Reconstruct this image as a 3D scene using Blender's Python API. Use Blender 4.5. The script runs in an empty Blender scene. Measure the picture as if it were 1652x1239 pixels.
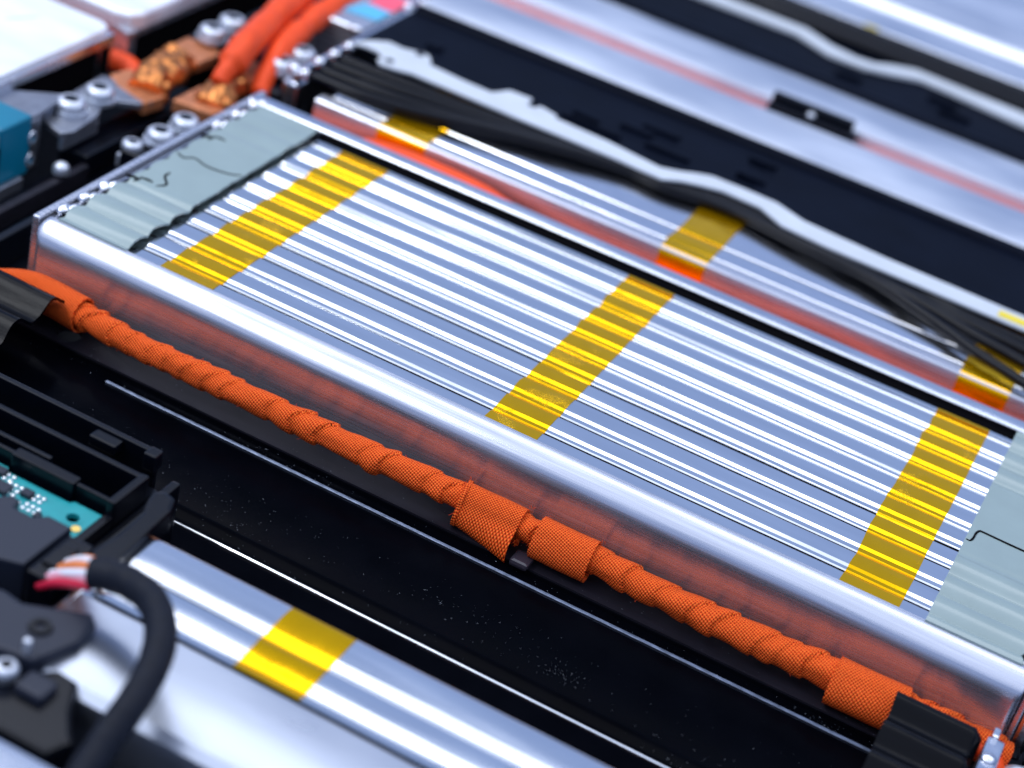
import bpy, bmesh, math, random
import numpy as np
from mathutils import Matrix, Vector, noise
random.seed(7)
S = bpy.context.scene
COL = S.collection
MM = 0.001
PI = math.pi

# ------------------------------------------------------------------ camera, world, lamps
cam = bpy.data.cameras.new('camera'); camo = bpy.data.objects.new('camera', cam); COL.objects.link(camo)
Rm = Matrix.Rotation(math.radians(17.4214), 3, 'Z') @ Matrix.Rotation(math.radians(58.1409), 3, 'X') @ Matrix.Rotation(math.radians(15.0863), 3, 'Z')
camo.matrix_world = Matrix.Translation(Vector((320.7, -531.7, 363.4)) * MM) @ Rm.to_4x4()
cam.sensor_width = 36; cam.lens = 36 * 3126.4 / 1652
cam.clip_start = 0.01; cam.clip_end = 50
cam.dof.use_dof = True; cam.dof.focus_distance = 0.655; cam.dof.aperture_fstop = 6.2
S.camera = camo
W = bpy.data.worlds.new('World'); S.world = W; W.use_nodes = True
bg = W.node_tree.nodes['Background']; bg.inputs[0].default_value = (0.28, 0.39, 0.70, 1); bg.inputs[1].default_value = 1.0

def lamp(name, loc, target, sx, sy, power, color):
    l = bpy.data.lights.new(name, 'AREA'); l.shape = 'RECTANGLE'; l.size = sx; l.size_y = sy
    l.energy = power; l.color = color
    o = bpy.data.objects.new(name, l); COL.objects.link(o); o.location = loc
    o.rotation_euler = (Vector(target) - Vector(loc)).to_track_quat('-Z', 'Y').to_euler()
    return o
lamp('ceiling_light', (0.1, -0.50, 1.3), (0.1, -0.50, 0), 3.4, 3.0, 25, (0.95, 0.97, 1.0))
lamp('ceiling_strip', (0.0, 0.72, 1.32), (0.0, 0.4, 0), 3.0, 0.46, 9.5, (0.95, 0.97, 1.0))
lamp('strip_light', (-0.70, -0.42, 1.27), (0.15, -0.05, 0), 1.3, 0.26, 12, (0.95, 0.97, 1.0))
S.view_settings.view_transform = 'Standard'; S.view_settings.look = 'None'
S.view_settings.exposure = 0; S.view_settings.gamma = 1

# ------------------------------------------------------------------ materials
def new_mat(name):
    m = bpy.data.materials.new(name); m.use_nodes = True
    nt = m.node_tree; b = nt.nodes['Principled BSDF']
    return m, nt, b
def mat(name, col, metal=0.0, *a, ior=1.5, **k):
    m = mat_(name, col, metal, *a, **k); m.node_tree.nodes['Principled BSDF'].inputs['IOR'].default_value = ior; return m
def mat_(name, col, metal=0.0, rough=0.4, spec=0.5, coat=0.0, var=0.0, vscale=80.0, stretch=(1, 1, 1), bump=0.0, rvar=0.0, bscale=None, trans=0.0, alpha=1.0, dust=0.0):
    m, nt, b = new_mat(name)
    N = nt.nodes; L = nt.links
    b.inputs['Metallic'].default_value = metal
    b.inputs['Roughness'].default_value = rough
    b.inputs['Specular IOR Level'].default_value = spec
    b.inputs['Coat Weight'].default_value = coat
    b.inputs['Coat Roughness'].default_value = 0.08
    b.inputs['Base Color'].default_value = (*col, 1)
    b.inputs['Transmission Weight'].default_value = trans
    b.inputs['Alpha'].default_value = alpha
    geo = N.new('ShaderNodeNewGeometry')
    mp = N.new('ShaderNodeMapping'); mp.inputs['Scale'].default_value = stretch
    L.new(geo.outputs['Position'], mp.inputs['Vector'])
    nz = N.new('ShaderNodeTexNoise'); nz.inputs['Scale'].default_value = vscale; nz.inputs['Detail'].default_value = 5
    L.new(mp.outputs[0], nz.inputs['Vector'])
    if var > 0:
        cr = N.new('ShaderNodeMapRange'); cr.inputs['From Min'].default_value = 0.3; cr.inputs['From Max'].default_value = 0.7
        cr.inputs['To Min'].default_value = 1 - var; cr.inputs['To Max'].default_value = 1 + var * 0.4
        L.new(nz.outputs['Fac'], cr.inputs['Value'])
        mx = N.new('ShaderNodeVectorMath'); mx.operation = 'SCALE'; mx.inputs[0].default_value = col
        L.new(cr.outputs[0], mx.inputs['Scale']); L.new(mx.outputs[0], b.inputs['Base Color'])
    if rvar > 0:
        rr = N.new('ShaderNodeMapRange'); rr.inputs['From Min'].default_value = 0.3; rr.inputs['From Max'].default_value = 0.7
        rr.inputs['To Min'].default_value = max(0.02, rough - rvar); rr.inputs['To Max'].default_value = rough + rvar
        L.new(nz.outputs['Fac'], rr.inputs['Value']); L.new(rr.outputs[0], b.inputs['Roughness'])
    if bump > 0:
        n2 = N.new('ShaderNodeTexNoise'); n2.inputs['Scale'].default_value = bscale or vscale; n2.inputs['Detail'].default_value = 4
        L.new(mp.outputs[0], n2.inputs['Vector'])
        bp = N.new('ShaderNodeBump'); bp.inputs['Strength'].default_value = 1.0; bp.inputs['Distance'].default_value = bump * MM
        L.new(n2.outputs['Fac'], bp.inputs['Height']); L.new(bp.outputs[0], b.inputs['Normal'])
    return m

M = {}
M['foil'] = mat('foil', (0.86, 0.88, 0.90), 1, 0.125, var=0.08, vscale=120, stretch=(0.12, 1, 1), bump=0.010, bscale=260, rvar=0.045)
M['foil_far'] = mat('foil_far', (0.88, 0.89, 0.92), 1, 0.16, var=0.05, vscale=500, stretch=(0.2, 1, 1), bump=0.02, bscale=200, rvar=0.04)
M['brushed'] = mat('brushed_aluminium', (0.62, 0.645, 0.72), 0.90, 0.27, 0.3, var=0.16, vscale=1500, stretch=(0.02, 1, 1), bump=0.022, bscale=1600, rvar=0.04)
def aniso(m, a):
    nt = m.node_tree; b = nt.nodes['Principled BSDF']; c = nt.nodes.new('ShaderNodeCombineXYZ'); c.inputs[0].default_value = 1
    b.inputs['Anisotropic'].default_value = a; nt.links.new(c.outputs[0], b.inputs['Tangent']); b.inputs['Anisotropic Rotation'].default_value = 0.25
aniso(M['brushed'], 0.7)
M['satin'] = mat('satin_aluminium', (0.76, 0.79, 0.85), 1, 0.25, var=0.08, vscale=60, stretch=(0.3, 1, 1), bump=0.02, bscale=900, rvar=0.08)
M['matte_alu'] = mat('matte_aluminium', (0.84, 0.87, 0.92), 1, 0.42, var=0.10, vscale=45, stretch=(0.3, 1, 1), bump=0.03, bscale=900, rvar=0.08)
M['white_alu'] = mat('sandblasted_aluminium', (0.90, 0.92, 0.95), 0.9, 0.62, var=0.08, vscale=50, stretch=(0.3, 1, 1), bump=0.03, bscale=900, rvar=0.08)
M['front_alu'] = mat('front_cover_aluminium', (0.50, 0.54, 0.62), 1, 0.33, var=0.10, vscale=45, stretch=(0.3, 1, 1), bump=0.02, bscale=600, rvar=0.06)
M['chrome'] = mat('welded_aluminium', (0.74, 0.76, 0.82), 1, 0.24, var=0.1, vscale=300, bump=0.06, bscale=300)
M['steel'] = mat('zinc_steel', (0.66, 0.70, 0.77), 0.95, 0.48, var=0.15, vscale=300, bump=0.03, bscale=500)
M['grey_metal'] = mat('grey_bracket_steel', (0.34, 0.36, 0.41), 0.9, 0.38, var=0.15, vscale=200, bump=0.03, bscale=400)
M['sheet'] = mat('grey_green_sheet', (0.262, 0.335, 0.325), 0, 0.26, 0.5, coat=0.25, var=0.06, vscale=60, bump=0.04, bscale=240)
M['sheet_edge'] = mat('sheet_core', (0.16, 0.17, 0.12), 0, 0.5)
M['black_gloss'] = mat('black_gloss_paint', (0.0010, 0.0013, 0.0026), 0, 0.16, 0.22, ior=1.10, var=0.3, vscale=60, bump=0.01, bscale=300, rvar=0.05)
M['black_satin'] = mat('black_anodised', (0.014, 0.013, 0.019), 0, 0.38, 0.5, ior=1.3, var=0.3, vscale=300, stretch=(0.2, 1, 1), bump=0.04, bscale=900)
M['black_plastic'] = mat('black_plastic', (0.0012, 0.0020, 0.0050), 0, 0.30, 0.5, ior=1.34, var=0.2, vscale=200, bump=0.03, bscale=700)
M['dark_cover'] = mat('dark_cover_plastic', (0.0026, 0.0042, 0.0100), 0, 0.40, 0.3, ior=1.15, var=0.3, vscale=40, bump=0.03, bscale=300)
M['rubber'] = mat('black_rubber', (0.0010, 0.0014, 0.0030), 0, 0.27, 0.5, ior=1.20, var=0.3, vscale=400, stretch=(0.15, 1, 1), bump=0.07, bscale=1100)
M['cable_black'] = mat('black_cable', (0.0012, 0.0018, 0.0045), 0, 0.26, 0.5, ior=1.27, var=0.2, vscale=300, bump=0.02)
M['hose'] = mat('black_tape_hose', (0.0045, 0.0068, 0.014), 0, 0.6, 0.2, var=0.3, vscale=500, bump=0.12, bscale=1500)
M['gap'] = mat('gap_black', (0.003, 0.003, 0.004), 0, 0.9, 0.05)  # flat black; paints shade into gaps and recesses, also fills cracks
M['white_strip'] = mat('white_ribbon', (0.56, 0.60, 0.64), 0, 0.4, 0.5, var=0.08, vscale=60)
M['orange_plastic'] = mat('orange_sleeve', (0.85, 0.075, 0.010), 0, 0.5, 0.3, var=0.12, vscale=80, bump=0.05, bscale=300)
M['copper'] = mat('copper', (0.66, 0.24, 0.10), 0.55, 0.42, var=0.3, vscale=160, bump=0.1, bscale=250)
M['copper_bright'] = mat('crimped_copper', (0.66, 0.24, 0.07), 0.9, 0.34, var=0.5, vscale=180, bump=0.25, bscale=220)
M['teal'] = mat('teal_plastic', (0.0, 0.16, 0.26), 0, 0.4, 0.5, var=0.06, vscale=80)
M['pcb'] = mat('green_board', (0.01, 0.28, 0.30), 0, 0.35, 0.5, var=0.1, vscale=200)
M['solder'] = mat('solder', (0.85, 0.88, 0.9), 0.8, 0.25)
M['gold'] = mat('gold_pad', (0.9, 0.62, 0.16), 0.5, 0.35)
M['chip'] = mat('chip_body', (0.012, 0.016, 0.030), 0, 0.5, 0.4)
M['yellow_label'] = mat('yellow_label', (0.80, 0.62, 0.03), 0, 0.4)
M['cyan_label'] = mat('cyan_label', (0.10, 0.45, 0.68), 0, 0.4)
M['pink_label'] = mat('pink_label', (0.85, 0.10, 0.16), 0, 0.4)
M['wire_white'] = mat('white_wire', (0.75, 0.76, 0.82), 0, 0.4)
M['wire_orange'] = mat('orange_wire', (0.75, 0.22, 0.06), 0, 0.4)
M['wire_red'] = mat('red_wire', (0.55, 0.01, 0.04), 0, 0.4)
M['wire_pink'] = mat('pink_wire', (0.75, 0.35, 0.42), 0, 0.4)
M['dust'] = mat('dust', (0.42, 0.46, 0.52), 0, 0.8)
M['clear'] = mat('clear_film', (0.03, 0.025, 0.035), 0, 0.15, 0.5)
M['ridge_grey'] = mat('grey_ridge_metal', (0.16, 0.19, 0.26), 0.9, 0.38, var=0.5, vscale=900, stretch=(0.3, 1, 1), bump=0.06, bscale=1200)  # lighter grey metal for the double ridge on the plate
M['brown_edge'] = mat('brown_metal', (0.40, 0.16, 0.09), 0.9, 0.35)
M['floor'] = mat('tray_floor', (0.008, 0.009, 0.013), 0, 0.5, 0.25, var=0.3, vscale=30)

# yellow polyimide tape: glossy film that tints the foil under it
def tape_mat(name='yellow_tape', extra_bump=0.03):
    m = mat(name, (1.0, 0.53, 0.0), 0.88, 0.15, 0.2, coat=0.06, var=0.06, vscale=120, stretch=(1, 0.5, 1), bump=extra_bump, bscale=280)
    nt = m.node_tree; N = nt.nodes; L = nt.links; b = N['Principled BSDF']
    old = b.inputs['Normal'].links[0].from_node
    geo = N.new('ShaderNodeNewGeometry')
    fine = N.new('ShaderNodeTexNoise'); fine.inputs['Scale'].default_value = 2200; L.new(geo.outputs['Position'], fine.inputs['Vector'])
    big = N.new('ShaderNodeTexNoise'); big.inputs['Scale'].default_value = 55; L.new(geo.outputs['Position'], big.inputs['Vector'])
    mr = N.new('ShaderNodeMapRange'); mr.inputs['From Min'].default_value = 0.56; mr.inputs['From Max'].default_value = 0.66; L.new(big.outputs['Fac'], mr.inputs['Value'])
    mu = N.new('ShaderNodeMath'); mu.operation = 'MULTIPLY'; L.new(fine.outputs['Fac'], mu.inputs[0]); L.new(mr.outputs[0], mu.inputs[1])
    bp = N.new('ShaderNodeBump'); bp.inputs['Distance'].default_value = 0.00016; L.new(mu.outputs[0], bp.inputs['Height'])
    L.new(old.outputs[0], bp.inputs['Normal']); L.new(bp.outputs[0], b.inputs['Normal'])
    return m
M['tape'] = tape_mat()

# woven orange cloth (UV is in millimetres)
def cloth_mat(name, bright=1.0):
    m, nt, b = new_mat(name); N = nt.nodes; L = nt.links
    uv = N.new('ShaderNodeUVMap'); sp = N.new('ShaderNodeSeparateXYZ')
    nz0 = N.new('ShaderNodeTexNoise'); nz0.inputs['Scale'].default_value = 0.5
    L.new(uv.outputs[0], nz0.inputs['Vector'])
    ad = N.new('ShaderNodeMix'); ad.data_type = 'VECTOR'; ad.blend_type = 'MIX' if hasattr(ad, 'blend_type') else 'MIX'
    vm = N.new('ShaderNodeVectorMath'); vm.operation = 'SCALE'; vm.inputs['Scale'].default_value = 0.35
    L.new(nz0.outputs['Color'], vm.inputs[0])
    va = N.new('ShaderNodeVectorMath'); va.operation = 'ADD'
    L.new(uv.outputs[0], va.inputs[0]); L.new(vm.outputs[0], va.inputs[1])
    N.remove(ad)
    L.new(va.outputs[0], sp.inputs[0])
    def sine(sock, per):
        a = N.new('ShaderNodeMath'); a.operation = 'MULTIPLY'; a.inputs[1].default_value = 2 * PI / per
        L.new(sock, a.inputs[0])
        s = N.new('ShaderNodeMath'); s.operation = 'SINE'; L.new(a.outputs[0], s.inputs[0]); return s.outputs[0]
    su = sine(sp.outputs['X'], 1.22); sv = sine(sp.outputs['Y'], 1.22)
    pr = N.new('ShaderNodeMath'); pr.operation = 'MULTIPLY'; L.new(su, pr.inputs[0]); L.new(sv, pr.inputs[1])
    mr = N.new('ShaderNodeMapRange'); mr.inputs['From Min'].default_value = -1; mr.inputs['From Max'].default_value = 1
    L.new(pr.outputs[0], mr.inputs['Value'])
    nz = N.new('ShaderNodeTexNoise'); nz.inputs['Scale'].default_value = 1.4; nz.inputs['Detail'].default_value = 4
    L.new(uv.outputs[0], nz.inputs['Vector'])
    add = N.new('ShaderNodeMath'); add.operation = 'MULTIPLY_ADD'; add.inputs[1].default_value = 0.5
    L.new(nz.outputs['Fac'], add.inputs[0]); L.new(mr.outputs[0], add.inputs[2])
    rp = N.new('ShaderNodeValToRGB'); e = rp.color_ramp.elements  # shade painted into the weave holes, highlights into the thread tops
    e[0].position = 0.30; e[0].color = (0.34 * bright, 0.010, 0.002, 1)
    e[1].position = 0.66; e[1].color = (1.0 * bright, 0.086 * bright, 0.007, 1)
    e2 = rp.color_ramp.elements.new(1.1 if False else 1.0); e2.color = (1.0, 0.20 * bright, 0.03, 1)
    L.new(add.outputs[0], rp.inputs[0]); L.new(rp.outputs[0], b.inputs['Base Color'])
    bp = N.new('ShaderNodeBump'); bp.inputs['Distance'].default_value = 0.00060; bp.inputs['Strength'].default_value = 1
    L.new(add.outputs[0], bp.inputs['Height']); L.new(bp.outputs[0], b.inputs['Normal'])
    b.inputs['Roughness'].default_value = 0.55; b.inputs['Specular IOR Level'].default_value = 0.15
    return m
M['cloth'] = cloth_mat('orange_woven_tape')

# ------------------------------------------------------------------ builders (all numbers in millimetres)
def thing(name, label, cat, loc=(0, 0, 0), group=None):
    o = bpy.data.objects.new(name, None); COL.objects.link(o); o.empty_display_size = 0.01
    o.location = Vector(loc) * MM; o['label'] = label; o['category'] = cat
    if group: o['group'] = group
    return o
def base_of(p):
    v = Vector((0, 0, 0))
    while p is not None:
        v += p.location; p = p.parent
    return v / MM
def obj(name, vf, m, parent=None, label=None, smooth=False, uvs=None, extra=None):
    v, f = vf
    v = np.array(v, dtype=float)
    if parent is not None: off = np.array(base_of(parent))
    else: off = v.mean(axis=0); off[2] = v[:, 2].min()
    me = bpy.data.meshes.new(name)
    me.from_pydata(((v - off) * MM).tolist(), [], [tuple(q) for q in f])
    if uvs is not None:
        ul = me.uv_layers.new(name='UVMap')
        idx = np.empty(len(me.loops), dtype=np.int32); me.loops.foreach_get('vertex_index', idx)
        if isinstance(uvs, list): arr = np.array(uvs, dtype=float)
        else: arr = uvs
        ul.data.foreach_set('uv', arr[idx].astype(np.float32).ravel())
    bm = bmesh.new(); bm.from_mesh(me); bmesh.ops.recalc_face_normals(bm, faces=bm.faces) if extra != 'keep' else None
    bm.to_mesh(me); bm.free()
    me.materials.append(M[m] if isinstance(m, str) else m)
    o = bpy.data.objects.new(name, me); COL.objects.link(o)
    if smooth:
        me.shade_smooth()
        if smooth != 'all': me.set_sharp_from_angle(angle=math.radians(smooth if smooth is not True else 40))
    if parent is not None: o.parent = parent
    else: o.location = Vector(off) * MM
    if label: o['label'] = label
    return o
def tag(o, label, cat=None, group=None, kind=None):
    o['label'] = label
    if cat: o['category'] = cat
    if group: o['group'] = group
    if kind: o['kind'] = kind
    return o
def merge(*parts):
    V = []; F = []
    for v, f in parts:
        n = len(V); V += [tuple(p) for p in v]; F += [tuple(i + n for i in q) for q in f]
    return V, F
def from_bm(bm):
    bm.verts.ensure_lookup_table(); bm.verts.index_update()
    v = [tuple(x.co) for x in bm.verts]; f = [tuple(x.index for x in q.verts) for q in bm.faces]; bm.free(); return v, f
def box(x0, x1, y0, y1, z0, z1, b=0.0, seg=2):
    bm = bmesh.new(); bmesh.ops.create_cube(bm, size=1)
    for q in bm.verts:
        q.co = Vector((x0 + (q.co.x + .5) * (x1 - x0), y0 + (q.co.y + .5) * (y1 - y0), z0 + (q.co.z + .5) * (z1 - z0)))
    if b > 0: bmesh.ops.bevel(bm, geom=bm.edges[:], offset=b, segments=seg, affect='EDGES', profile=0.6)
    return from_bm(bm)
def prism(poly, z0, z1, b=0.0, seg=2):
    bm = bmesh.new(); vs = [bm.verts.new((x, y, z0)) for x, y in poly]; f = bm.faces.new(vs)
    r = bmesh.ops.extrude_face_region(bm, geom=[f])
    for e in r['geom']:
        if isinstance(e, bmesh.types.BMVert): e.co.z = z1
    bmesh.ops.recalc_face_normals(bm, faces=bm.faces)
    if b > 0:
        ed = [e for e in bm.edges if all(abs(q.co.z - z1) < 1e-6 for q in e.verts)]
        bmesh.ops.bevel(bm, geom=ed, offset=b, segments=seg, affect='EDGES', profile=0.6)
    return from_bm(bm)
def holed(poly, holes, z0, z1):
    bm = bmesh.new(); ed = []
    for loop in [poly] + holes:
        vs = [bm.verts.new((x, y, z1)) for x, y in loop]
        ed += [bm.edges.new((vs[i], vs[(i + 1) % len(vs)])) for i in range(len(vs))]
    bmesh.ops.triangle_fill(bm, edges=ed, use_beauty=True)
    r = bmesh.ops.extrude_face_region(bm, geom=bm.faces[:])
    for e in r['geom']:
        if isinstance(e, bmesh.types.BMVert): e.co.z = z0
    bmesh.ops.recalc_face_normals(bm, faces=bm.faces)
    return from_bm(bm)
def circle(cx, cy, r, n=24, ry=None):
    return [(cx + r * math.cos(2 * PI * i / n), cy + (ry or r) * math.sin(2 * PI * i / n)) for i in range(n)]
def extrude_x(prof, xs, wob=None, caps=True):
    """closed YZ profile swept along x; wob(x, y, z) -> (y, z)"""
    V = []; F = []; n = len(prof)
    for x in xs:
        for (y, z) in prof:
            V.append((x, *(wob(x, y, z) if wob else (y, z))))
    for i in range(len(xs) - 1):
        for j in range(n):
            k = (j + 1) % n
            F.append((i * n + j, i * n + k, (i + 1) * n + k, (i + 1) * n + j))
    if caps: F.append(tuple(range(n))); F.append(tuple((len(xs) - 1) * n + j for j in range(n)))
    return V, F
def extrude_y(prof, ys):
    v, f = extrude_x(prof, ys); return [(p[1], p[0], p[2]) for p in v], f
def catmull(pts, step=1.0):
    P = [Vector(p) for p in pts]; P = [P[0] * 2 - P[1]] + P + [P[-1] * 2 - P[-2]]
    out = []
    for i in range(1, len(P) - 2):
        a, b, c, d = P[i - 1:i + 3]; n = max(2, int((c - b).length / step))
        for k in range(n):
            t = k / n
            out.append(0.5 * ((2 * b) + (c - a) * t + (2 * a - 5 * b + 4 * c - d) * t * t + (3 * b - a - 3 * c + d) * t ** 3))
    out.append(P[-2]); return out
def frames(path):
    T = [(path[min(i + 1, len(path) - 1)] - path[max(i - 1, 0)]).normalized() for i in range(len(path))]
    up = Vector((0, 0, 1)); out = []
    for t in T:
        a = up - t * up.dot(t)
        if a.length < 1e-3: a = Vector((0, 1, 0)) - t * t.y
        a.normalize(); b = t.cross(a); out.append((t, a, b))
    return out
def tube(pts, r, seg=16, step=2.0, rf=None, caps=True, smoothpath=True):
    path = catmull(pts, step) if smoothpath else [Vector(p) for p in pts]
    fr = frames(path); V = []; F = []; s = 0
    for i, (p, (t, a, b)) in enumerate(zip(path, fr)):
        if i: s += (p - path[i - 1]).length
        for j in range(seg):
            th = 2 * PI * j / seg
            R = rf(s, th, p) if rf else r
            V.append(tuple(p + a * (R * math.cos(th)) + b * (R * math.sin(th))))
    for i in range(len(path) - 1):
        for j in range(seg):
            k = (j + 1) % seg; F.append((i * seg + j, i * seg + k, (i + 1) * seg + k, (i + 1) * seg + j))
    if caps: F.append(tuple(range(seg))[::-1]); F.append(tuple((len(path) - 1) * seg + j for j in range(seg)))
    return V, F
def lathe(cx, cy, cz, prof, seg=28):
    V = []; F = []; n = len(prof)
    for j in range(seg):
        a = 2 * PI * j / seg
        for (r, z) in prof: V.append((cx + r * math.cos(a), cy + r * math.sin(a), cz + z))
    for j in range(seg):
        k = (j + 1) % seg
        for i in range(n - 1): F.append((j * n + i, k * n + i, k * n + i + 1, j * n + i + 1))
    return V, F
def nz(x, y=0.0, z=0.0): return noise.noise(Vector((x, y, z)))
def dome(cx, cy, cz, r, h, seg=16):
    return lathe(cx, cy, cz, [(r, -0.6 * h), (r, 0)] + [(r * math.cos(a), h * math.sin(a)) for a in (0.35, 0.7, 1.05, 1.35)] + [(0.01, h)], seg)
def ellipsoid(cx, cy, cz, rx, ry, rz, n=10, m=16, lump=0.0, seed=0.0):
    V = []; F = []
    for i in range(n + 1):
        t = PI * i / n
        for j in range(m):
            a = 2 * PI * j / m
            k = 1 + (lump * nz(math.cos(a) * math.sin(t) * 1.8 + seed, math.sin(a) * math.sin(t) * 1.8, math.cos(t) * 1.8) if lump else 0)
            V.append((cx + rx * k * math.sin(t) * math.cos(a), cy + ry * k * math.sin(t) * math.sin(a), cz + rz * k * math.cos(t)))
    for i in range(n):
        for j in range(m):
            q = (j + 1) % m; F.append((i * m + j, i * m + q, (i + 1) * m + q, (i + 1) * m + j))
    return V, F
def rot_about(vf, c, axis, ang):
    R = Matrix.Rotation(ang, 3, axis); c = Vector(c)
    return [tuple(R @ (Vector(p) - c) + c) for p in vf[0]], vf[1]
def screw(cx, cy, cz, parent, r=6.2, tilt=0.0, name='screw', washer=True, label=None):
    """pan head screw with a six lobed recess: screw > washer, recess"""
    h = r * 0.72
    prof = [(r * 0.5, -4), (r * 0.98, -0.2), (r, 0.15 * h), (r * 0.99, 0.45 * h), (r * 0.9, 0.75 * h), (r * 0.72, 0.95 * h), (r * 0.55, h), (r * 0.5, h * 0.98), (r * 0.46, h * 0.5), (0.05, h * 0.45)]
    s = obj(name, lathe(cx, cy, cz, prof), 'steel', parent, label=label, smooth=50)
    if washer:
        obj('washer', lathe(cx, cy, cz, [(r * 0.6, -2.0), (r * 1.12, -2.0), (r * 1.14, -1.2), (r * 1.12, -0.3), (r * 0.6, -0.3)]), 'steel', s, smooth=50)
    star = []
    for i in range(24):
        a = 2 * PI * i / 24; rr = r * 0.43 * (1 + 0.12 * math.cos(6 * a)); star.append((cx + rr * math.cos(a), cy + rr * math.sin(a)))
    obj('recess_shade', prism(star, cz + h * 0.52, cz + h * 0.90), 'black_plastic', s)  # black star plug painted in place of the shade inside the drive hole
    return s

# ------------------------------------------------------------------ the setting
fl = obj('tray_floor', box(-620, 700, -420, 1100, -62, -60), 'floor'); tag(fl, 'dark floor of the battery tray under everything', kind='structure')

GM = 'aluminium battery modules lying side by side in the tray'
# ------------------------------------------------------------------ pouch cell surfaces
class CellBank:
    """height field z(x, y) of a row of folded foil cells running along x, and the meshes for its cells and tapes"""
    def __init__(s, ridges, ylo, yhi, zoff, seed, fac=0.47, w=1.8, strong=1.0, far_from=None):
        s.r = sorted(ridges, reverse=True); s.ylo = ylo; s.yhi = yhi; s.z0 = zoff; s.clip = None; s.sink = 0.0; s.rng = random.Random(seed)
        s.par = []
        for i, r in enumerate(s.r):
            g = s.rng
            s.par.append(dict(r=r, w=w * g.uniform(0.85, 1.15), drop=fac * g.uniform(0.95, 1.12) * (1 + 0.0022 * max(0, r - 40)), gap=(g.choice([0.45, 0.6, 0.75]) if r < 58 else g.choice([0.2, 0.3, 0.45])) * strong,
                              lip=g.uniform(1.3, 2.2), sd=g.uniform(0, 100), dz=g.uniform(-0.12, 0.12)))
    def profile(s, x, i):
        """points (y, z) from the far edge of cell i to its near crevice"""
        p = s.par[i]; sd = p['sd']
        wob = 0.35 * nz(x * 0.012, sd) + 0.12 * nz(x * 0.05, sd + 9)
        r = p['r'] + wob
        if i == 0: top = s.yhi; tw = 0
        else:
            q = s.par[i - 1]; top = q['r'] + 0.35 * nz(x * 0.012, q['sd']) + 0.12 * nz(x * 0.05, q['sd'] + 9) - q['w'] / 2 - q['lip'] - 0.55 - q['gap']
        z = s.z0 + p['dz'] + 0.10 * nz(x * 0.01, sd + 3) + 0.035 * nz(x * 0.09, sd + 13)
        w = p['w'] * (1 + 0.25 * nz(x * 0.02, sd + 5)); a = r + w / 2; b = r - w / 2; d = p['drop']
        c = b - p['lip']
        k_ = 0.42 + s.sink * (0.5 if p['r'] < 52 else 0.28)
        pts = [(top + 0.0, z - 2.6), (top, z - k_), (top - 0.25, z - k_ + 0.1), (top - 1.6, z - 0.03), (top - 2.0, z), ((top * 0.5 + a * 0.5), z + 0.03), (a + 0.25, z), (a - 0.1, z - 0.03),
               (b + 0.12, z - d + 0.02), (b - 0.15, z - d - 0.01), (c + 0.1, z - d - 0.05), (c - 0.2, z - d - 0.16), (c - 0.4, z - d - 0.42), (c - 0.5, z - d - 2.2)]
        if s.clip is not None: pts = [(max(y, s.clip), z if y > s.clip else s.z0 + 0.02) for (y, z) in pts]
        return pts
    def xs(s, x0, x1, n): return [x0 + (x1 - x0) * i / n for i in range(n + 1)]
    def cell(s, i, x0, x1, n=70, endtaper=True):
        V = []; F = []; xs = s.xs(x0 + (4 if endtaper else 0), x1, n)
        if endtaper: xs = [x0 - 6, x0 - 1.5, x0, x0 + 0.6, x0 + 1.6, x0 + 2.8] + xs
        m = None
        for x in xs:
            pts = s.profile(max(x, x0), i)
            dr = 0.0
            if endtaper and x < x0 + 4: dr = 1.7 * (1 - math.sqrt(max(0, 1 - ((x0 + 4 - max(x, x0)) / 4) ** 2))) if x >= x0 else 1.7 + (x0 - x) * 0.1
            m = len(pts)
            ym = sum(p[0] for p in pts) / m
            sh = 1 - 0.02 * dr
            for (y, z) in pts: V.append((x, ym + (y - ym) * sh, z - dr))
        for a in range(len(xs) - 1):
            for j in range(m - 1): F.append((a * m + j, a * m + j + 1, (a + 1) * m + j + 1, (a + 1) * m + j))
        return V, F
    def tape(s, x0, x1, ya, yb, extra=None, off=0.13, n=26, tail=None, sd=0.0):
        V = []; F = []; m = None
        for k in range(n + 1):
            t = k / n
            row = []
            for i in range(len(s.par)):
                xx = x0 + (x1 - x0) * t
                for j, (y, z) in enumerate(s.profile(xx, i)[1:13]): row.append((y, z))
            if tail: row = row + tail
            if extra: row = extra + row
            row = [(max(y, ya), z) for (y, z) in row if y <= yb]
            if m is None: m = len(row)
            while len(row) < m: row.append(row[-1])
            row = row[:m]
            for (y, z) in row:
                e0 = 0.6 * nz(y * 0.12, sd) + 0.7 * nz(y * 0.03, sd + 4)
                x = x0 + (x1 - x0) * t + e0 * (1 - 2 * t) * 0.6 + e0
                V.append((x, y, z + off + 0.035 * nz(x * 0.25, y * 0.35, sd)))
        for a in range(n):
            for j in range(m - 1): F.append((a * m + j, a * m + j + 1, (a + 1) * m + j + 1, (a + 1) * m + j))
        return V, F

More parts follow.
